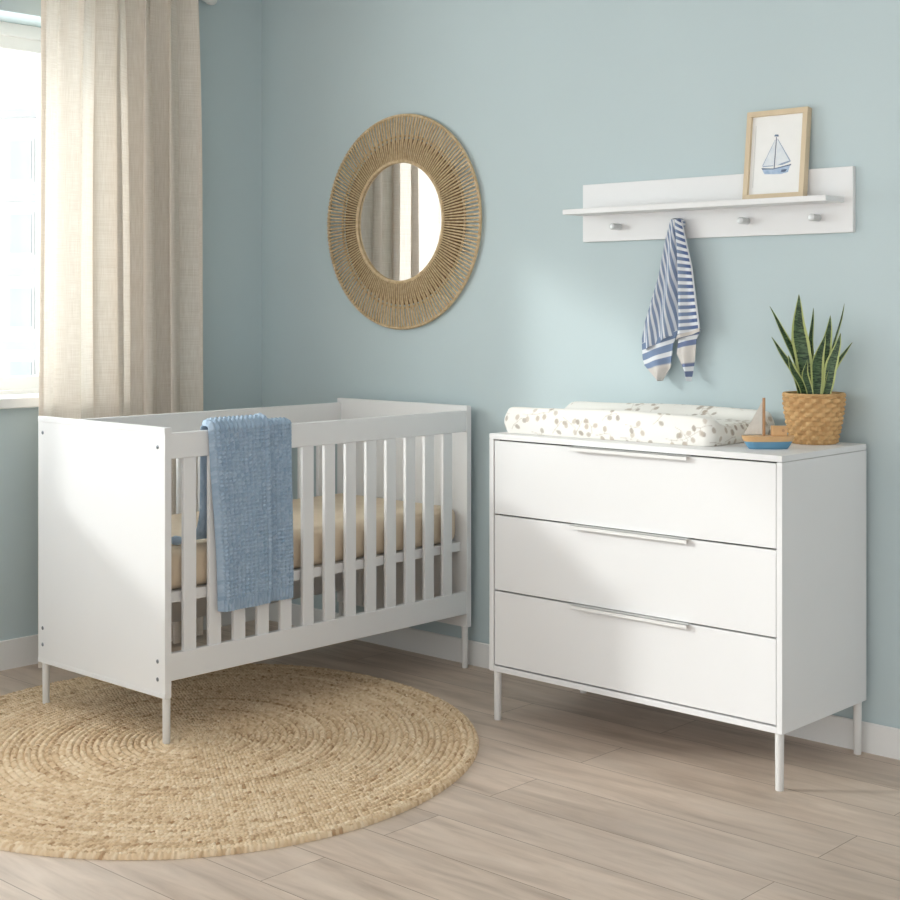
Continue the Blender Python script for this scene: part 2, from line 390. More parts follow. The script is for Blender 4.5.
for k in (0, 1):
    xa = RX1-.018 if k == 0 else CX0+.006
    for i in range(13):
        if sl0 is None: sl0 = box('slat', M['white'], crib, xa, xa+.014, -1.309-.0235, -1.309+.0235, .270, .875, bev=.002); bx = xa
        else: dup(sl0, crib, (xa-bx, i*.0957, 0))
box('mattress_base', M['white'], crib, CX0+.028, RX0-.004, yi0+.003, yi1-.003, .426, .459, bev=.002)
legp = [(0, 0), (.0105, 0), (.0115, .002), (.0122, .152)]
for (x, y, zb) in ((CX1-.0165, CYN+.0175, .0115), (CX0+.0195, CYN+.0175, .0115), (CX1-.0165, CYF-.0175, 0), (CX0+.0195, CYF-.0175, 0)):
    build(MB().lathe([(r, max(zb, h+zb) if h < .1 else h) for r, h in legp], (x, y, 0), 20), 'leg', M['white_leg'], crib)
    # corner bracket under the panel
tag(crib, 'white wooden baby crib with vertical slats standing partly on the round rug', 'crib')
# mattress
def mattress():
    x0, x1, yy0, yy1, za, zb = CX0+.034, RX0-.010, yi0+.012, yi1-.006, .459, .590
    bm = bmesh.new(); bmesh.ops.create_cube(bm, size=1)
    for v in bm.verts: v.co = Vector((x0+(v.co.x+.5)*(x1-x0), yy0+(v.co.y+.5)*(yy1-yy0), za+(v.co.z+.5)*(zb-za)))
    bmesh.ops.bevel(bm, geom=[e for e in bm.edges], offset=.034, segments=6, affect='EDGES', profile=.5)
    bm.verts.index_update()
    vs = [v.co[:] for v in bm.verts]; fs = [[v.index for v in f.verts] for f in bm.faces]; bm.free()
    o = finish('mattress', vs, fs, True, M['mattress'], None, (-.375, -.724, .459))
    m = MB(); k = .03
    tag(o, 'sand beige crib mattress lying inside the white crib', 'mattress')
mattress()
# ------------------------------------------------------------------ knitted blanket
def blanket():
    ni, nj = 520, 190
    # profile over the rail, outer bottom -> top -> inner bottom  (x, z)
    xo, xi = RX1+.0075, RX0-.010
    L1 = .5775; pts = []
    zt = .949
    arc = [(xo, .384), (xo, zt-.012)]
    n_out = int(ni*.585); n_arc = int(ni*.05); n_in = ni-n_out-n_arc
    zz = np.linspace(.384, zt-.004, n_out); prof = [(xo, z) for z in zz]
    cx = (xo+xi)/2; rr = (xo-xi)/2
    for a in np.linspace(0, PI, n_arc+2)[1:-1]: prof.append((cx+rr*math.cos(a), zt-.004+.013*math.sin(a)))
    zi = np.linspace(zt-.004, .6005, n_in); prof += [(xi, z) for z in zi]
    prof = np.array(prof); ni = len(prof)
    tang = np.gradient(prof, axis=0); tl = np.linalg.norm(tang, axis=1); d = np.cumsum(tl); d -= d[0]
    nrm = np.stack([tang[:, 1], -tang[:, 0]], 1)/tl[:, None]       # outward
    J = np.linspace(0, 1, nj); D, JJ = np.meshgrid(d, J, indexing='ij')
    Ltot = d[-1]
    f = np.clip(1 - D/.58, 0, 1)                                  # 1 at outer hem, 0 on top
    inner = np.clip((D-.60)/.35, 0, 1)
    yl = -1.246 + .034*f + .0*inner + .004*np.sin(9*D); yr = -.910 + .004*np.sin(7*D+1) - .0*f
    yl = yl - .014*inner; yr = yr-.02*inner
    Y = yl + (yr-yl)*JJ
    # knit relief
    w = .0170; h = .0125
    col = (JJ*.33)/w; row = D/h
    ch = np.abs(((row + .5*np.abs((col % 1)*2-1)) % 1) - .5)*2     # chevron stitches
    st = .0085*np.abs(np.sin(PI*col))**.7*(.30+.70*ch)
    rib = .006*np.abs(np.sin(PI*JJ*.33/.0125))
    hem = (D < .036) | (D > Ltot-.03)
    st = np.where(hem, rib, st)
    # folded layer: the left two thirds lie over the right strip
    fold_y = .69 - .03*f
    step = .0150/(1+np.exp(np.clip((JJ-fold_y)/.008, -40, 40))) + .005*np.exp(-((JJ-fold_y+.03)/.022)**2) - .004*np.exp(-((JJ-fold_y-.014)/.012)**2)
    drape = .004*np.sin(2*PI*1.1*JJ+.5)*f + .0035*np.sin(2*PI*2.3*JJ+1.4+3*D)*f + .0045
    round_ = -.010*(np.exp(-(JJ/.018)**2) + np.exp(-((1-JJ)/.018)**2))
    off = st + step + drape*np.minimum(1, (f+inner)*3) + round_*.8
    off = np.where(D > .60, st*.8 + .004*np.sin(8*JJ)*inner + .003, off)
    eg = np.minimum(JJ, 1-JJ)/.10; off = off*(.22 + .78*np.sqrt(np.clip(eg, 0, 1)*(2-np.clip(eg, 0, 1))))
    X = prof[:, 0][:, None] + nrm[:, 0][:, None]*off
    Z = prof[:, 1][:, None] + nrm[:, 1][:, None]*off
    # inner end flares onto the mattress
    X = X - .03*np.clip((D-(Ltot-.10))/.10, 0, 1)**2
    # hem slant of the under layer
    Z = Z + np.where(JJ > fold_y, -.0, 0.0)*f
    P = np.stack([X, Y, Z], -1)
    # inner skin (towards the rail), closes the cloth
    X2 = prof[:, 0][:, None] - nrm[:, 0][:, None]*.002 + 0*JJ; Z2 = prof[:, 1][:, None] - nrm[:, 1][:, None]*.002 + 0*JJ
    X2 = X2 - .03*np.clip((D-(Ltot-.10))/.10, 0, 1)**2
    Q = np.stack([X2, Y, Z2], -1)
    rs = np.random.default_rng(9); tone = rs.normal(0, 1, (200, 60))[np.floor(row + .5*np.abs((col % 1)*2-1)).astype(int) % 200, (np.floor(col*2).astype(int)) % 60]
    yc = np.clip(.5+.16*tone, 0, 1)[..., None]; cc = np.array(srgb(140,164,188))*(1-yc) + np.array(srgb(176,194,212))*yc
    cc = np.concatenate([cc.reshape(-1, 4)]*2)
    n = ni*nj; idx = np.arange(n).reshape(ni, nj)
    fs = []
    a, b, c, e = idx[:-1, :-1], idx[:-1, 1:], idx[1:, 1:], idx[1:, :-1]
    fs += np.stack([a, b, c, e], -1).reshape(-1, 4).tolist(); fs += (np.stack([e, c, b, a], -1).reshape(-1, 4)+n).tolist()
    def stitch(l):
        return [[l[i], l[i+1], l[i+1]+n, l[i]+n] for i in range(len(l)-1)]
    fs += stitch(idx[:, 0].tolist()[::-1]) + stitch(idx[:, -1].tolist()) + stitch(idx[0, :].tolist()) + stitch(idx[-1, :].tolist()[::-1])
    o = finish('blanket', np.concatenate([P.reshape(-1, 3), Q.reshape(-1, 3)]), fs, True, M['knit'], None, (RX1, -1.09, .59), color=cc)
    # a turned-up corner lying on the mattress
    k = MB(); u = np.linspace(0, 2*PI, 25)[:-1]
    rings = []
    for t in np.linspace(0, 1, 14):
        cxx = np.array([-.088-.022*t, -1.297-.030*t, .605]); r = .0125*math.sqrt(max(0, 1-(2*t-1)**2*.98))
        r_ = r*(1+.08*np.sin(9*u+8*t))
        rings.append(np.stack([cxx[0]+r_*1.25*np.cos(u), cxx[1]+0*u, cxx[2]+r_*1.1*np.sin(u)], -1))
    k.grid(np.array(rings), closed_u=True); build(k, 'tucked_corner', M['blanket'], o)
    tag(o, 'chunky blue knitted blanket folded over the front rail of the crib', 'blanket')
blanket()

# ------------------------------------------------------------------ dresser
DX0, DX1, DYF, DYB, DZB, DZT = .471, 1.527, -.509, -.024, .1585, .9158
dr = empty('dresser', ((DX0+DX1)/2, (DYF+DYB)/2, 0))
t = .0175
b = MB()
b.box(DX0, DX0+t, DYF, DYB, DZB, DZT-t, .001); b.box(DX1-t, DX1, DYF, DYB, DZB, DZT-t-.0012, .001)
b.box(DX0+t, DX1-t, DYF+.0006, DYB, DZB, DZB+t, .001)
build(b, 'carcass', M['white'], dr)
box('top_panel', M['white'], dr, DX0, DX1, DYF, DYB, DZT-t, DZT, bev=.0012)
box('back_board', M['gap_shade'], dr, DX0+t, DX1-t, DYF+.03, DYB-.002, DZB+t, DZT-t, bev=0)  # solid dark filler behind the fronts, its colour stands in for gap shade
fz = [(.181, .4145), (.4195, .6565), (.6615, .8935)]
d0 = None
for i, (za, zb) in enumerate(fz):
    f_ = MB().box(DX0+t+.0035, DX1-t-.003, DYF+.002, DYF+.02, za, zb, .0012)
    d_ = build(f_, 'drawer', M['white'], dr)
    hx0, hx1 = .808, 1.228
    hb = MB().box(hx0, hx1, DYF-.015, DYF+.012, zb-.0005, zb+.0022, .0006).box(hx0, hx1, DYF-.015, DYF-.0125, zb-.0105, zb+.0022, .0006)
    build(hb, 'handle', M['white_leg'], d_)
for x in (DX0+.019, DX1-.019):
    for y in (DYF+.019, DYB-.019):
        build(MB().lathe([(0, 0), (.0105, 0), (.0115, .002), (.0125, .1592)], (x, y, 0), 20), 'leg', M['white_leg'], dr)
tag(dr, 'white three-drawer changing dresser on slim round legs against the blue wall', 'dresser')

# ------------------------------------------------------------------ changing pad
def pad():
    L, Wd, H = .768, .405, .088
    cx, cy, ang = .861, -.250, .050
    def rrect(hx, hy, r, n):
        # perimeter points, constant angular parametrisation by arc length
        segs = [(hx-r)*2, PI*r/2, (hy-r)*2, PI*r/2, (hx-r)*2, PI*r/2, (hy-r)*2, PI*r/2]
        tot = sum(segs); ts = np.arange(n)/n*tot; out = []
        for tt in ts:
            k = 0
            while tt > segs[k] and k < 7: tt -= segs[k]; k += 1
            if k == 0: p = (-hx+r+tt, -hy)
            elif k == 1: a = -PI/2+tt/r; p = (hx-r+r*math.cos(a), -hy+r+r*math.sin(a))
            elif k == 2: p = (hx, -hy+r+tt)
            elif k == 3: a = tt/r; p = (hx-r+r*math.cos(a), hy-r+r*math.sin(a))
            elif k == 4: p = (hx-r-tt, hy)
            elif k == 5: a = PI/2+tt/r; p = (-hx+r+r*math.cos(a), hy-r+r*math.sin(a))
            elif k == 6: p = (-hx, hy-r-tt)
            else: a = PI+tt/r; p = (-hx+r+r*math.cos(a), -hy+r+r*math.sin(a))
            out.append(p)
        return np.array(out), ts
    n = 900; hx, hy = L/2, Wd/2
    base, ts = rrect(hx, hy, .030, n)
    def topz(x, y):
        v = np.abs(y)/hy
        ridge = .060 + .028*np.exp(-(np.maximum(.86-v, 0)/.20)**2)           # raised long sides, shallow valley
        endz = 1 - .05*np.clip((np.abs(x)-(hx-.07))/.07, 0, 1)**2
        return ridge*endz + .0035*np.sin(9*x+1)*np.exp(-((v-.8)/.3)**2)
    loops = []; pc = []
    def zedge(p): return topz(p[:, 0]*.94, p[:, 1]*.94)
    for k, u in enumerate(np.linspace(0, 1, 26)):              # side wall
        bulge = .009*math.sin(PI*min(1, u))-.008
        s_ = 1 + bulge/np.array([hx, hy])
        p = base*s_
        z = zedge(base)*(u*.86) + .0008
        loops.append(np.column_stack([p, z])); pc.append(np.column_stack([ts, z]))
    for k, u in enumerate(np.linspace(0, 1, 12)[1:]):           # rounded shoulder
        ins = .016*(1-math.cos(u*PI/2)); p = base*(1 - (ins+.008)/np.array([hx, hy]))
        ze = zedge(base)*(.86) + (topz(p[:, 0], p[:, 1]) - zedge(base)*.86)*math.sin(u*PI/2)
        loops.append(np.column_stack([p, ze])); pc.append(np.column_stack([ts, ze+ins]))
    last = loops[-1][:, :2]; K = len(loops)
    for u in np.linspace(0, 1, 46)[1:]:
        tgt = np.column_stack([np.clip(last[:, 0], -(hx-hy*.75), hx-hy*.75), last[:, 1]*0])
        p = last + (tgt-last)*u*.97
        loops.append(np.column_stack([p, topz(p[:, 0], p[:, 1])])); pc.append(p + np.array([[5, 5]]))
    P = np.array(loops); C2 = np.array(pc)
    # leaf print
    r2 = np.random.default_rng(21)
    colr = np.ones(P.shape[:2]+(4,)); colr[..., :3] = srgb(240,238,232)[:3]
    def paint(mask, c, a):
        m = (mask*a)[..., None]; colr[..., :3] = colr[..., :3]*(1-m) + np.array(c[:3])*m
    flat = C2
    def seg(p0, p1, wd):
        d = p1-p0; L2 = d@d; tt = np.clip(((flat-p0)@d)/L2, 0, 1); q = p0+tt[..., None]*d
        return np.clip(1.4-np.hypot(*(np.moveaxis(flat-q, -1, 0)))/wd, 0, 1)
    taupes = [srgb(178,166,152), srgb(190,178,164), srgb(168,158,146), srgb(198,186,172)]
    def sprig(c, a, nl):
        p = np.array(c); 
        for k in range(nl):
            st = .019; a2 = a + r2.normal(0, .25); q = p + st*np.array([math.cos(a2), math.sin(a2)])
            paint(seg(p, q, .0013), srgb(190,180,168), .55)
            sd = 1 if k % 2 else -1
            lc = q + .015*np.array([math.cos(a2+sd*1.2), math.sin(a2+sd*1.2)])
            paint(seg(q, lc, .0011), srgb(190,180,168), .5)
            dx = flat - lc; th = a2+sd*1.2; u_ = dx[..., 0]*math.cos(th)+dx[..., 1]*math.sin(th); v_ = -dx[..., 0]*math.sin(th)+dx[..., 1]*math.cos(th)
            rr = np.sqrt((u_/.0088)**2 + (v_/(.0066+.001*r2.random()))**2)
            paint(np.clip((1.12-rr)*5, 0, 1), taupes[r2.integers(4)], .66+.25*r2.random())
            p = q; a = a2
    for x in np.arange(0, 2.25, .082):
        for row in (0, 1):
            sprig((x+r2.uniform(-.016, .016)+row*.04, .012+row*.048+r2.uniform(-.01, .01)), r2.uniform(-.7, .9), 3)
    for x in np.arange(-hx, hx, .085):
        for y in np.arange(-hy, hy, .075):
            sprig((5+x+r2.uniform(-.02, .02), 5+y+r2.uniform(-.02, .02)), r2.uniform(0, 2*PI), 3)
    ca, sa = math.cos(ang), math.sin(ang)
    X = cx + P[..., 0]*ca - P[..., 1]*sa; Y = cy + P[..., 0]*sa + P[..., 1]*ca; Z = DZT + P[..., 2]
    G = np.stack([X, Y, Z], -1); mb = MB().grid(G, closed_u=True)
    m_ = len(G); f = mb.f + [list(range(n))[::-1]] + [[(m_-1)*n+j for j in range(n)]]
    o = finish('changing_pad', G.reshape(-1, 3), f, True, M['pad'], None, (cx, cy, DZT), color=colr.reshape(-1, 4))
    tag(o, 'white changing pad with a taupe leaf print lying on the dresser', 'changing pad')
pad()

# ------------------------------------------------------------------ toy boat
def toy_boat():
    c = Vector((1.392, -.354, DZT)); yaw = math.radians(43)
    R = Matrix.Translation(c) @ Matrix.Rotation(yaw, 4, 'Z')
    e = empty('toy_boat', c)
    def hull(z0, z1, l0, l1, w0, w1, n=40):
        m = MB(); lv = 5; rings = []
        for k in range(lv):
            u = k/(lv-1); z = z0+(z1-z0)*u; l = l0+(l1-l0)*(u**.8); w = w0+(w1-w0)*(u**.6); ring = []
            for j in range(n):
                a = 2*PI*j/n; ca, sa = math.cos(a), math.sin(a)
                x = l*math.copysign(abs(ca)**.85, ca); y = w*math.copysign(abs(sa)**.8, sa)*(1-.12*ca)
                ring.append(R @ Vector((x, y, z)))
            rings.append([tuple(p) for p in ring])
        m.grid(np.array(rings), closed_u=True, smooth=True); m.f += [list(range(n))[::-1], [(lv-1)*n+j for j in range(n)]]; m.sm += [False, False]
        return m
    build(hull(.0, .0215, .055, .069, .019, .028), 'hull', M['boat_blue'], e)
    build(hull(.0215, .037, .069, .0755, .028, .031), 'deck', M['beech'], e)
    def tf(m):
        m.v = [np.array([tuple(R @ Vector(p)) for p in a]) for a in m.v]; return m
    build(tf(MB().tube([(-.012, 0, .034), (-.012, 0, .145)], .0043, 14)), 'mast', M['walnut'], e)
    s_ = MB(); th = .0011
    v = [(-.0165, -th, .042), (-.068, -th, .042), (-.0165, -th, .136)]; v += [(x, th, z) for x, _, z in v]
    s_.add(v, [[0, 1, 2], [5, 4, 3], [0, 3, 4, 1], [1, 4, 5, 2], [2, 5, 3, 0]]); build(tf(s_), 'sail', M['sail'], e)
    cb = build(tf(MB().box(.010, .052, -.014, .014, .037, .0655, .0022)), 'cabin', M['beech'], e)
    build(tf(MB().lathe([(0, -.0006), (.0042, -.0006), (.0042, .001)], (.040, -.0142, .053), 16, 'y')), 'porthole', M['walnut'], cb)
    tag(e, 'small wooden toy sailboat with blue hull beside the potted plant on the dresser', 'toy boat')
toy_boat()

# ------------------------------------------------------------------ snake plant in basket
def plant():
    c = np.array([1.402, -.110, DZT]); e = empty('potted_snake_plant', tuple(c))
    n, m = 360, 150; H = .150
    A = np.linspace(0, 2*PI, n, endpoint=False); U = np.linspace(0, 1, m); AA, UU = np.meshgrid(A, U)
    rad = .0635 + (.0885-.0635)*UU**.9 + .003*np.sin(PI*UU)
    rows = 11; stakes = 28
    row = UU*rows; ri = np.floor(row); fr_ = row-ri
    strand = np.sqrt(np.clip(1-(2*fr_-1)**2, 0, 1))
    wv = np.sin(stakes/2*AA + PI*ri)
    rel = .0072*strand*np.sign(wv)*np.abs(wv)**.7*.8 + .0012*strand
    rim = np.clip((UU-.93)/.02, 0, 1); rel = rel*(1-rim) + rim*(.0035*np.sin(PI*np.clip((UU-.93)/.07, 0, 1))+.001*np.sin(70*AA+180*UU))
    R_ = rad+rel
    P = np.stack([c[0]+R_*np.cos(AA), c[1]+R_*np.sin(AA), c[2]+.0005+UU*H], -1)
    rc = np.random.default_rng(3)
    cell = (ri.astype(int)*97 + np.floor(AA*stakes/(2*PI)+.5*(ri % 2)).astype(int)) % 997
    tone = rc.uniform(0, 1, 1000)[cell]
    c1, c2 = np.array(srgb(196,156,106)), np.array(srgb(214,176,124))
    col = c1 + (c2-c1)*tone[..., None]
    # inner wall
    ui = np.linspace(1, .80, 6); PI_ = np.stack([np.stack([c[0]+(.0885-.007-.018*(1-u))*np.cos(A), c[1]+(.0885-.007-.018*(1-u))*np.sin(A), np.full(n, c[2]+u*H)], -1) for u in ui])
    G = np.concatenate([P, PI_]); CC = np.concatenate([col, np.broadcast_to((c1+c2)/2, (6, n, 4))])
    mb = MB().grid(G, closed_u=True); f = mb.f + [list(range(n))[::-1]]
    finish('basket', G.reshape(-1, 3), f, True, M['basket'], e, color=CC.reshape(-1, 4))
    build(MB().lathe([(.0, .131), (.03, .130), (.06, .127), (.0795, .124)], tuple(c), 32), 'soil', M['soil'], e)
    # leaves: lateral (along view right), depth base offset, tip lateral, tip z, width, curl
    right = np.array([.734, .679, 0]); fwd = np.array([-.679, .734, 0])
    # (base lat, base fwd, mid lat, tip lat, tip z abs, half width, tip fwd, twist)
    L = [(-.030, .012, -.060, -.132, 1.322, .0125, -.005, .35),
         (-.036, -.020, -.070, -.132, 1.232, .0125, -.03, .3),
         (-.018, -.012, -.040, -.049, 1.357, .0215, -.02, 0.0),
         (-.006, .030, .000, .006, 1.317, .0125, .03, .5),
         (.014, -.005, .034, .049, 1.295, .0165, .0, .1),
         (.020, .020, .062, .096, 1.330, .0120, .02, .7),
         (.026, -.020, .050, .106, 1.216, .0120, -.03, .3),
         (.000, -.030, .004, .025, 1.238, .0175, -.035, .15),
         (.022, -.030, .044, .069, 1.243, .0150, -.04, -.2),
         (-.030, .000, -.040, -.053, 1.195, .0120, -.01, .4),
         (-.012, -.036, -.030, -.030, 1.165, .0110, -.045, 0.2),
         (-.026, -.028, -.055, -.085, 1.178, .0115, -.04, .2)]
    for (bl, bf, ml, tl, tz, hw, tf_, tw) in L:
        nn, k = 26, 7; zb = c[2]+.120
        P0 = c[:2].tolist()+[zb]; rows_ = []; uvs = []
        b0 = np.array([c[0], c[1], zb]) + right*bl + fwd*bf
        b2 = np.array([c[0], c[1], tz]) + right*tl + fwd*tf_
        b1 = np.array([c[0], c[1], zb+.5*(tz-zb)]) + right*(ml*1.0 - .5*(bl+tl)*0) + fwd*(bf+tf_)/2
        for i in range(nn):
            tt = i/(nn-1)
            # quadratic through b0,b1(t=.5),b2
            p = b0*(2*(tt-.5)*(tt-1)) + b1*(-4*tt*(tt-1)) + b2*(2*tt*(tt-.5)) + right*(.0045*math.sin(7*tt+40*bl)*math.sin(PI*tt)) + fwd*(.004*math.sin(6*tt+90*bl)*math.sin(PI*tt))
            wdt = hw*(.62+.62*math.sin(PI*min(1, tt*.95+.06)*.75))*min(1, ((1-tt)/.42)**.75 if tt > .58 else 1)
            wdt = max(wdt, .0006); an = tw + .5*tw*math.sin(3*tt)
            ax = right*math.cos(an) + fwd*math.sin(an); nx = -fwd*math.cos(an) + right*math.sin(an)
            for j in range(k):
                s_ = j/(k-1)*2-1
                rows_.append(p + ax*wdt*s_ + nx*(-.22*wdt*(1-s_*s_)) )
                uvs.append((j/(k-1), tt))
        F = np.array(rows_).reshape(nn, k, 3)
        # thickness: back skin
        B = F + fwd*.0014; allv = np.concatenate([F.reshape(-1, 3), B.reshape(-1, 3)]); q = nn*k
        idx = np.arange(q).reshape(nn, k); fs = []
        for i in range(nn-1):
            for j in range(k-1):
                fs.append([idx[i, j], idx[i, j+1], idx[i+1, j+1], idx[i+1, j]]); fs.append([idx[i+1, j]+q, idx[i+1, j+1]+q, idx[i, j+1]+q, idx[i, j]+q])
            for j, sg in ((0, 1), (k-1, -1)):
                a_ = [idx[i, j], idx[i+1, j], idx[i+1, j]+q, idx[i, j]+q]; fs.append(a_ if sg > 0 else a_[::-1])
        fs.append([idx[nn-1, j] for j in range(k)] + [idx[nn-1, j]+q for j in range(k-1, -1, -1)])
        fs = [[int(z) for z in x] for x in fs]
        finish('leaf', allv, fs, True, M['leaf'], e, uv=uvs+uvs)
    tag(e, 'snake plant with yellow-edged upright leaves in a woven basket on the dresser', 'potted plant')
plant()

# ------------------------------------------------------------------ wall shelf with pegs
sh = empty('wall_shelf', (.975, 0, 1.64))
box('back_board', M['white'], sh, .468, 1.480, -.018, -.0002, 1.543, 1.740, bev=.0012)
box('shelf_board', M['white'], sh, .468, 1.4515, -.130, -.016, 1.6325, 1.6500, bev=.0012)
PEG = (.624, .872, 1.119, 1.366)
pg = None
for x in PEG:
    if pg is None:
        pg = build(MB().lathe([(.0, -.062), (.0100, -.062), (.0110, -.0612), (.0110, -.0175), (0, -.0175)], (x, 0, 1.590), 20, 'y'), 'peg', M['peg'], sh)
    else: dup(pg, sh, (x-PEG[0], 0, 0))
tag(sh, 'white wall shelf with four pegs mounted above the dresser', 'shelf')

# ------------------------------------------------------------------ framed sailboat picture
def picture():
    # leans back: rotate about its lower back edge
    e = empty('picture_frame', (1.2285, -.055, 1.65))
    lean = math.radians(-6.2)
    R = Matrix.Translation((1.2285, -.029, 1.6505)) @ Matrix.Rotation(lean, 4, 'X')
    W, Hh, dp, bw = .212, .279, .026, .0165
    def bx(m, *a, **k): return m.box(*a, rot=R, **k)
    f = MB(); hw = W/2
    bx(f, -hw, hw, -dp, 0, 0, bw, bev=.001); bx(f, -hw, hw, -dp, 0, Hh-bw, Hh, bev=.001)
    bx(f, -hw, -hw+bw, -dp, 0, bw, Hh-bw, bev=.001); bx(f, hw-bw, hw, -dp, 0, bw, Hh-bw, bev=.001)
    build(f, 'frame', M['oak'], e)
    pr = build(bx(MB(), -hw+bw-.003, hw-bw+.003, -.016, -.002, bw-.003, Hh-bw+.003, bev=0), 'print', M['paper'], e)
    y = -.0163
    def poly(name, pts, mat, lift=0):
        pts = [(p[0]*.88+.004, (p[1]-cz)*.88+cz-.022) if name != 'mat_line' else p for p in pts]; n = len(pts); yy = y-lift
        v = [tuple(R @ Vector((p[0], yy-.0003, p[1]))) for p in pts] + [tuple(R @ Vector((p[0], yy+.0006, p[1]))) for p in pts]
        fs = [list(range(n)), list(range(2*n-1, n-1, -1))] + [[i, i+n, (i+1) % n+n, (i+1) % n] for i in range(n)]
        m = MB().add(v, fs); return build(m, name, M[mat], pr)
    cz = .118
    poly('painted_hull', [(-.058, cz+.002), (-.040, cz-.001), (.030, cz+.003), (.056, cz+.010), (.050, cz-.001), (.046, cz-.016), (.020, cz-.021), (-.010, cz-.020), (-.046, cz-.018), (-.052, cz-.010)], 'ink_hull')
    poly('painted_gunwale', [(-.060, cz+.004), (-.010, cz+.000), (.058, cz+.012), (.055, cz+.007), (-.010, cz-.003), (-.057, cz-.001)], 'ink_dark', .0003)
    poly('painted_patch', [(.020, cz-.006), (.042, cz-.005), (.036, cz-.014), (.018, cz-.015)], 'ink_dark', .0003)
    poly('painted_mast', [(-.0105, cz), (-.0078, cz), (-.0052, cz+.112), (-.0080, cz+.112)], 'ink_dark', .0004)
    poly('painted_sail', [(-.0115, cz+.100), (-.0115, cz+.010), (-.056, cz+.010), (-.048, cz+.026)], 'ink_sail')
    poly('painted_sail', [(-.003, cz+.104), (.052, cz+.022), (.020, cz+.013), (-.005, cz+.010)], 'ink_sail')
    poly('painted_sail_edge', [(-.003, cz+.105), (-.001, cz+.105), (.055, cz+.022), (.052, cz+.020)], 'ink_line', .0003)
    poly('painted_sail_edge', [(-.0115, cz+.102), (-.013, cz+.100), (-.057, cz+.012), (-.055, cz+.011)], 'ink_line', .0003)
    poly('painted_sail_edge', [(-.056, cz+.0075), (-.013, cz+.0085), (-.013, cz+.0115), (-.055, cz+.0105)], 'ink_line', .0004)
    poly('painted_boom', [(.002, cz+.010), (.024, cz+.011), (.052, cz+.020), (.050, cz+.024), (.022, cz+.018)], 'ink_line', .0004)
    poly('painted_pennant', [(-.016, cz+.115), (.002, cz+.113), (.000, cz+.120), (-.012, cz+.121)], 'ink_dark', .0004)
    poly('mat_line', [(-.077, .04), (-.0755, .04), (-.0755, .235), (-.077, .235)], 'mat_edge', .0002)
    tag(e, 'oak picture frame with a blue sailboat print leaning on the white wall shelf', 'picture')
picture()

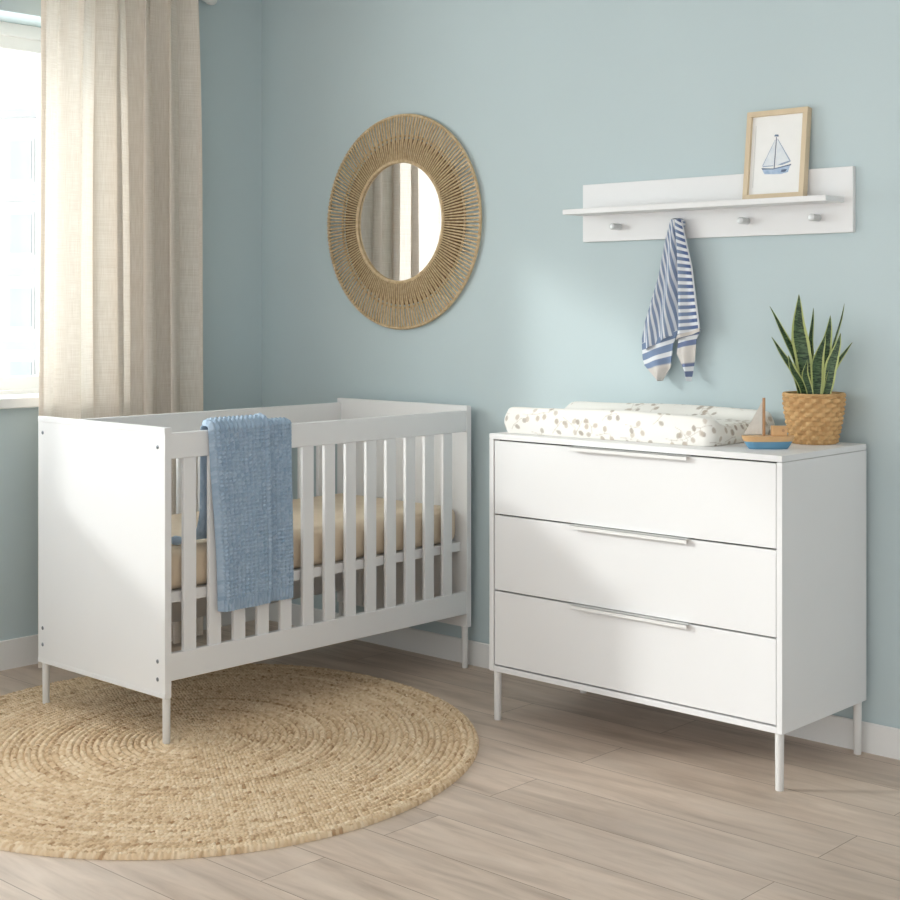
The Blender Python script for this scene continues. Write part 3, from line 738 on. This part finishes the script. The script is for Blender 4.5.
# ------------------------------------------------------------------ striped towel
def towel():
    V = []; F = []; Cc = []; cnt = 0
    blue, wht, bei = np.array(srgb(124,142,172)), np.array(srgb(226,229,233)), np.array(srgb(214,208,202))
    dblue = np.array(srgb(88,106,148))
    def patch(corn, bulge, nfold, famp, stripe, y0, n=70, m=120, gx=None, phase=0, ybot=0):
        """corn: left polyline and right polyline (x,z) top to bottom"""
        nonlocal cnt
        l, r = [np.array(c) for c in corn]
        def res(p, k):
            d = np.r_[0, np.cumsum(np.hypot(*np.diff(p, axis=0).T))]; t = np.linspace(0, d[-1], k)
            return np.column_stack([np.interp(t, d, p[:, 0]), np.interp(t, d, p[:, 1])])
        A, B = res(l, m), res(r, m)
        v = np.linspace(0, 1, m)[:, None]; u = np.linspace(0, 1, n)[None, :]
        X = A[:, :1]*(1-u)+B[:, :1]*u; Z = A[:, 1:]*(1-u)+B[:, 1:]*u
        Y = y0 - bulge*np.sin(PI*u)*(.35+.65*np.sin(PI*np.clip(v*.8+.1, 0, 1))) + famp*np.sin(2*PI*nfold*u+phase)*np.clip(v*1.2+.12, 0, 1) + ybot*v
        Y = np.minimum(Y, -.022)
        col = stripe(u+0*v, v+0*u, X, Z)
        G = np.stack([X+0*Y, Y, Z], -1)
        Bk = G.copy(); Bk[..., 1] += .0032
        k = n*m; idx = np.arange(k).reshape(m, n)+cnt
        a, b, c, d = idx[:-1, :-1], idx[:-1, 1:], idx[1:, 1:], idx[1:, :-1]
        f = np.stack([a, b, c, d], -1).reshape(-1, 4).tolist()
        f += (np.stack([d, c, b, a], -1).reshape(-1, 4)+k).tolist()
        for line in (idx[:, 0][::-1], idx[:, -1], idx[0], idx[-1][::-1]):
            f += [[int(line[i]), int(line[i+1]), int(line[i+1])+k, int(line[i])+k] for i in range(len(line)-1)]
        V.append(G.reshape(-1, 3)); V.append(Bk.reshape(-1, 3)); Cc.append(col.reshape(-1, 4)); Cc.append(col.reshape(-1, 4)); F.extend(f); cnt += 2*k
    def sq(t, duty=.52, soft=.08): 
        x = np.abs((t % 1)-.5)*2; return np.clip((duty-x)/soft+.5, 0, 1)[..., None]
    # left lobe: stripes run down, slanting
    def s1(u, v, x, z):
        k = sq((x-.872 + .20*(z-1.6))/(.0152*(.62+.38*v)) + .2, .55, .12); return wht+(blue-wht)*k*.92
    # right lobe: stripes across
    def s2(u, v, x, z):
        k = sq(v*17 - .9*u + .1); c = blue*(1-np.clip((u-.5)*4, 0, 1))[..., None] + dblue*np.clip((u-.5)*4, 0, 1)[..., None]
        o = wht+(c-wht)*k; eg = np.clip((u-.955)/.02, 0, 1)[..., None]; o = o*(1-eg)+wht*eg
        e2 = np.clip((v-.965)/.01, 0, 1)[..., None]; return o*(1-e2)+bei*e2
    def s3(u, v, x, z):      # lower left tail: wide slanting stripes then beige end band
        k = sq(v*4.2+.15, .62); o = wht+(blue-wht)*k; e = np.clip((v-.60)/.04, 0, 1)[..., None]; return o*(1-e)+bei*e
    def s4(u, v, x, z):
        k = sq(v*5.0+.2, .55); o = wht+(dblue-wht)*k*.9; e = np.clip((v-.30)/.03, 0, 1)[..., None]*np.clip((.66-v)/.03, 0, 1)[..., None]; return o*(1-e)+bei*e
    # back layers first
    patch(([(.880, 1.235), (.872, 1.19), (.869, 1.168), (.910, 1.083)], [(.962, 1.250), (.944, 1.215), (.937, 1.15), (.922, 1.080)]), .010, 1.2, .007, s4, -.043, m=220, phase=1.0)
    patch(([(.733, 1.200), (.735, 1.150), (.742, 1.127), (.794, 1.077)], [(.875, 1.245), (.853, 1.195), (.843, 1.126), (.810, 1.078)]), .010, 1.3, .008, s3, -.043, m=220, phase=.4)
    # front lobes
    patch(([(.852, 1.602), (.832, 1.545), (.800, 1.42), (.745, 1.275), (.731, 1.215), (.733, 1.168)], [(.880, 1.606), (.880, 1.52), (.884, 1.42), (.877, 1.30), (.872, 1.235), (.866, 1.232)]), .024, 2.2, .0120, s1, -.050, n=150, m=260, phase=.6, ybot=.004)
    patch(([(.866, 1.606), (.877, 1.52), (.880, 1.42), (.880, 1.32), (.878, 1.255), (.868, 1.212)], [(.895, 1.602), (.912, 1.540), (.938, 1.45), (.958, 1.33), (.968, 1.262), (.970, 1.242)]), .022, 1.4, .0105, s2, -.050, n=100, m=420, phase=2.4)
    # loop over the peg
    th = np.linspace(-.25*PI, 1.25*PI, 26); k = []
    for t_ in th: k.append([(PEG[1]+.0215*math.cos(t_), yy, 1.590+.0185*math.sin(t_)) for yy in np.linspace(-.053, -.026, 8)])
    K = np.array(k); kk = K.copy(); 
    for i, t_ in enumerate(th): kk[i, :, 0] = PEG[1]+.0112*math.cos(t_); kk[i, :, 2] = 1.590+.0112*math.sin(t_)
    for G_ in (K, kk[::-1]):
        n0 = cnt; q = MB().grid(G_); V.append(G_.reshape(-1, 3)); F.extend([[i+n0 for i in f] for f in q.f]); cnt += G_.size//3
        tt = np.repeat(np.arange(26)/26., 8); Cc.append(wht+(blue-wht)*sq(tt*7, .5))
    o = finish('towel', np.concatenate(V), F, True, M['towel'], None, (.86, -.05, 1.59), color=np.concatenate(Cc), recalc=False)
    tag(o, 'blue and white striped towel hanging from a peg of the wall shelf', 'towel')
towel()

# ------------------------------------------------------------------ round mirror
def mirror():
    c = np.array([-.416, 0, 1.648]); e = empty('wall_mirror', tuple(c)); r0, r1 = .232, .4145
    build(MB().lathe([(0, -.020), (r0+.004, -.020), (r0+.004, -.006), (0, -.006)], tuple(c), 96, 'y'), 'mirror_glass', M['mirror'], e)
    def ring(r, y, rad, k=10, n=220):
        m = MB(); P = []
        for i in range(n):
            a = 2*PI*i/n; P.append([(c[0]+(r+rad*math.cos(b))*math.cos(a), y+rad*math.sin(b), c[2]+(r+rad*math.cos(b))*math.sin(a)) for b in np.linspace(0, 2*PI, k, endpoint=False)])
        P = np.array(P); P = np.concatenate([P, P[:1]]); m.grid(P, closed_u=True); return m
    build(MB().lathe([(r0-.004, -.004), (.318, -.004), (.320, -.007), (.318, -.0095), (r0-.004, -.0095)], tuple(c), 96, 'y'), 'backing', M['jute_dark'], e)
    m = ring(r0+.001, -.026, .0062); build(m, 'inner_rim', M['cord'], e)
    m = ring(r1-.005, -.014, .0062); build(m, 'outer_rim', M['cord'], e)
    m = ring((r0+r1)/2+.008, -.0115, .0045); build(m, 'middle_hoop', M['cord'], e)
    w = MB(); n = 168; rr = np.random.default_rng(5)
    for i in range(n):
        a0 = 2*PI*i/n + rr.normal(0, .0008)
        pts = []; rad = []
        for t_ in np.linspace(0, 1, 9):
            r = r0+.002 + (r1-.004-r0)*t_; a = a0 + .0012*math.sin(5*t_+i)
            y = -.0285 + .0105*t_ - .0035*math.sin(PI*t_) + (.0045 if i % 2 else 0)*math.exp(-((t_-.52)/.1)**2)
            pts.append((c[0]+r*math.cos(a), y, c[2]+r*math.sin(a))); rad.append(.0027+.0016*t_)
        w.tube(pts, rad, 6, True, up=(0, 1, 0))
    build(w, 'woven_cord_frame', M['cord'], e)
    tag(e, 'round wall mirror in a wide frame of radiating jute cords above the crib', 'mirror')
mirror()

# ------------------------------------------------------------------ braided rug
def rug():
    A_, B_ = .862, .950; Lx = np.array([.7339, .6793]); Dx = np.array([-.6793, .7339]); cen = np.array([-.0205, -1.308])
    nr, na = 270, 2500; w = .0205; R0 = .906
    r = np.linspace(.004, R0, nr); th = np.linspace(0, 2*PI, na, endpoint=False)
    RR, TH = np.meshgrid(r, th, indexing='ij')
    sp = RR/w - TH/(2*PI) + .5
    sp = np.minimum(sp, R0/w - TH*0 + .5)
    ri = np.floor(sp); u = sp-ri                                   # 0..1 across the braid
    # two rows of strands per braid, slanting opposite ways (chevron)
    half = (u > .5).astype(float); uh = (u*2) % 1
    lam = .0112; arc = RR*TH
    rc = np.maximum((ri+.5)*w, .02); nst = np.maximum(np.round(2*PI*rc/lam), 6)
    q = TH/(2*PI)*nst + np.where(half > 0, .55*uh, -.55*uh) + ri*.37 + .5*half
    fq = q-np.floor(q)
    prof = np.sqrt(np.clip(1-(2*u-1)**2, 0, 1)); groove = np.sqrt(np.clip(1-(2*uh-1)**2, 0, 1))
    strand = np.sqrt(np.clip(1-(2*fq-1)**2, 0, 1))
    z = .0028 + .0056*prof + .0026*groove + .0050*strand*prof
    sid = ((ri*131 + half*57 + np.floor(q)) % 4096).astype(int)
    rn = np.random.default_rng(11); tone = rn.normal(0, 1, 4096); jit = rn.normal(0, .0009, 4096)
    z = z + jit[sid]
    edge = np.clip((R0-RR)/.010, 0, 1); z = z*np.sqrt(edge) + .0008*(1-edge)
    band = np.interp(np.arange(60), np.arange(60), rn.normal(0, 1, 60))
    ang = .5*np.sin(3*TH+ri*1.3)+.5*np.sin(7*TH-ri*.7)
    flk = .55 - .32*(rn.random(4096) < .02)[sid]*(RR < R0-.022)
    t_ = np.clip(flk + .17*tone[sid] + .07*band[np.clip(ri, 0, 59).astype(int)] + .07*ang, 0, 1)
    cs = np.array([srgb(166,130,94), srgb(220,193,157), srgb(240,222,194)])
    col = np.where((t_ < .5)[..., None], cs[0]+(cs[1]-cs[0])*(t_*2)[..., None], cs[1]+(cs[2]-cs[1])*(t_*2-1)[..., None])
    sc = 1 + .004*np.sin(5*TH+1)*(RR/R0)**4 + .0012*np.sin(2*PI*345*TH/(2*PI))*(RR/R0)**20
    lx = RR*sc*np.cos(TH)*A_/R0; dx = RR*sc*np.sin(TH)*B_/R0
    X = cen[0]+lx*Lx[0]+dx*Dx[0]; Y = cen[1]+lx*Lx[1]+dx*Dx[1]
    P = np.stack([X, Y, z+.0004], -1)
    rim = P[-1].copy(); rim[:, 2] = .0003
    n = nr*na; V = np.concatenate([P.reshape(-1, 3), rim, [[cen[0], cen[1], .009]]])
    idx = np.arange(n).reshape(nr, na); j2 = np.roll(np.arange(na), -1)
    f = np.stack([idx[:-1], idx[1:], idx[1:][:, j2], idx[:-1][:, j2]], -1).reshape(-1, 4).tolist()
    rim_i = n+np.arange(na); f += np.stack([idx[-1], rim_i, rim_i[j2], idx[-1][j2]], -1).tolist()
    f += [[n+na, int(idx[0, j]), int(idx[0, (j+1) % na])] for j in range(na)]
    f.append([int(v) for v in rim_i[::-1]])
    C_ = np.concatenate([col.reshape(-1, 4), col[-1], col[0, :1]])
    o = finish('rug', V, f, True, M['rug'], None, (cen[0], cen[1], 0), color=C_, recalc=False)
    tag(o, 'round braided natural jute rug on the wood floor under the crib', 'rug')
rug()

# ------------------------------------------------------------------ light, sky, camera
def world():
    w = bpy.data.worlds.new('sky'); scene.world = w; w.use_nodes = True; nt = w.node_tree
    for n in list(nt.nodes): nt.nodes.remove(n)
    out = N(nt, 'ShaderNodeOutputWorld'); bg = N(nt, 'ShaderNodeBackground')
    tc = N(nt, 'ShaderNodeTexCoord'); sx = N(nt, 'ShaderNodeSeparateXYZ'); lk(nt, tc.outputs['Generated'], sx.inputs[0])
    # a sky that is brightest towards the sun (-x), lighter towards -y, dim towards +x
    def ramp(o, a, b, v):
        mr = N(nt, 'ShaderNodeMapRange'); mr.interpolation_type = 'SMOOTHSTEP'
        mr.inputs['From Min'].default_value = a; mr.inputs['From Max'].default_value = b; mr.inputs['To Min'].default_value = 0; mr.inputs['To Max'].default_value = v
        lk(nt, o, mr.inputs[0]); return mr.outputs[0]
    a = ramp(sx.outputs[0], -.05, -.7, SKY_BRIGHT); b = ramp(sx.outputs[1], .0, -.8, SKY_MID)
    a1 = N(nt, 'ShaderNodeMath', operation='ADD'); lk(nt, a, a1.inputs[0]); lk(nt, b, a1.inputs[1])
    a2 = N(nt, 'ShaderNodeMath', operation='ADD'); lk(nt, a1.outputs[0], a2.inputs[0]); a2.inputs[1].default_value = SKY_DIM
    lk(nt, a2.outputs[0], bg.inputs['Strength'])
    bg.inputs['Color'].default_value = (.975, .99, 1.0, 1)
    lk(nt, bg.outputs[0], out.inputs[0])
SKY_DIM, SKY_MID, SKY_BRIGHT = .25, .86, 5.4
world()
sun = bpy.data.lights.new('sun', 'SUN'); so = bpy.data.objects.new('sun', sun); COL.objects.link(so)
sun.energy = 1.4; sun.angle = math.radians(4.5); sun.color = (1, .985, .965)
dv = Vector((.76, .65, -.365)); so.rotation_euler = dv.to_track_quat('-Z', 'Y').to_euler(); so.location = (-4, -4, 4)

cam = bpy.data.cameras.new('camera'); co = bpy.data.objects.new('camera', cam); COL.objects.link(co)
co.location = (3.5832, -4.0573, 1.32); co.rotation_euler = (PI/2, 0, math.radians(42.783))
cam.sensor_width = 36; cam.lens = 1474.9/900*36; cam.shift_y = -(450-306.98)/900; cam.clip_end = 300
scene.camera = co
scene.view_settings.view_transform = 'Standard'; scene.view_settings.look = 'None'
scene.view_settings.gamma = 1; scene.view_settings.use_curve_mapping = False
scene.view_settings.exposure = 0.34
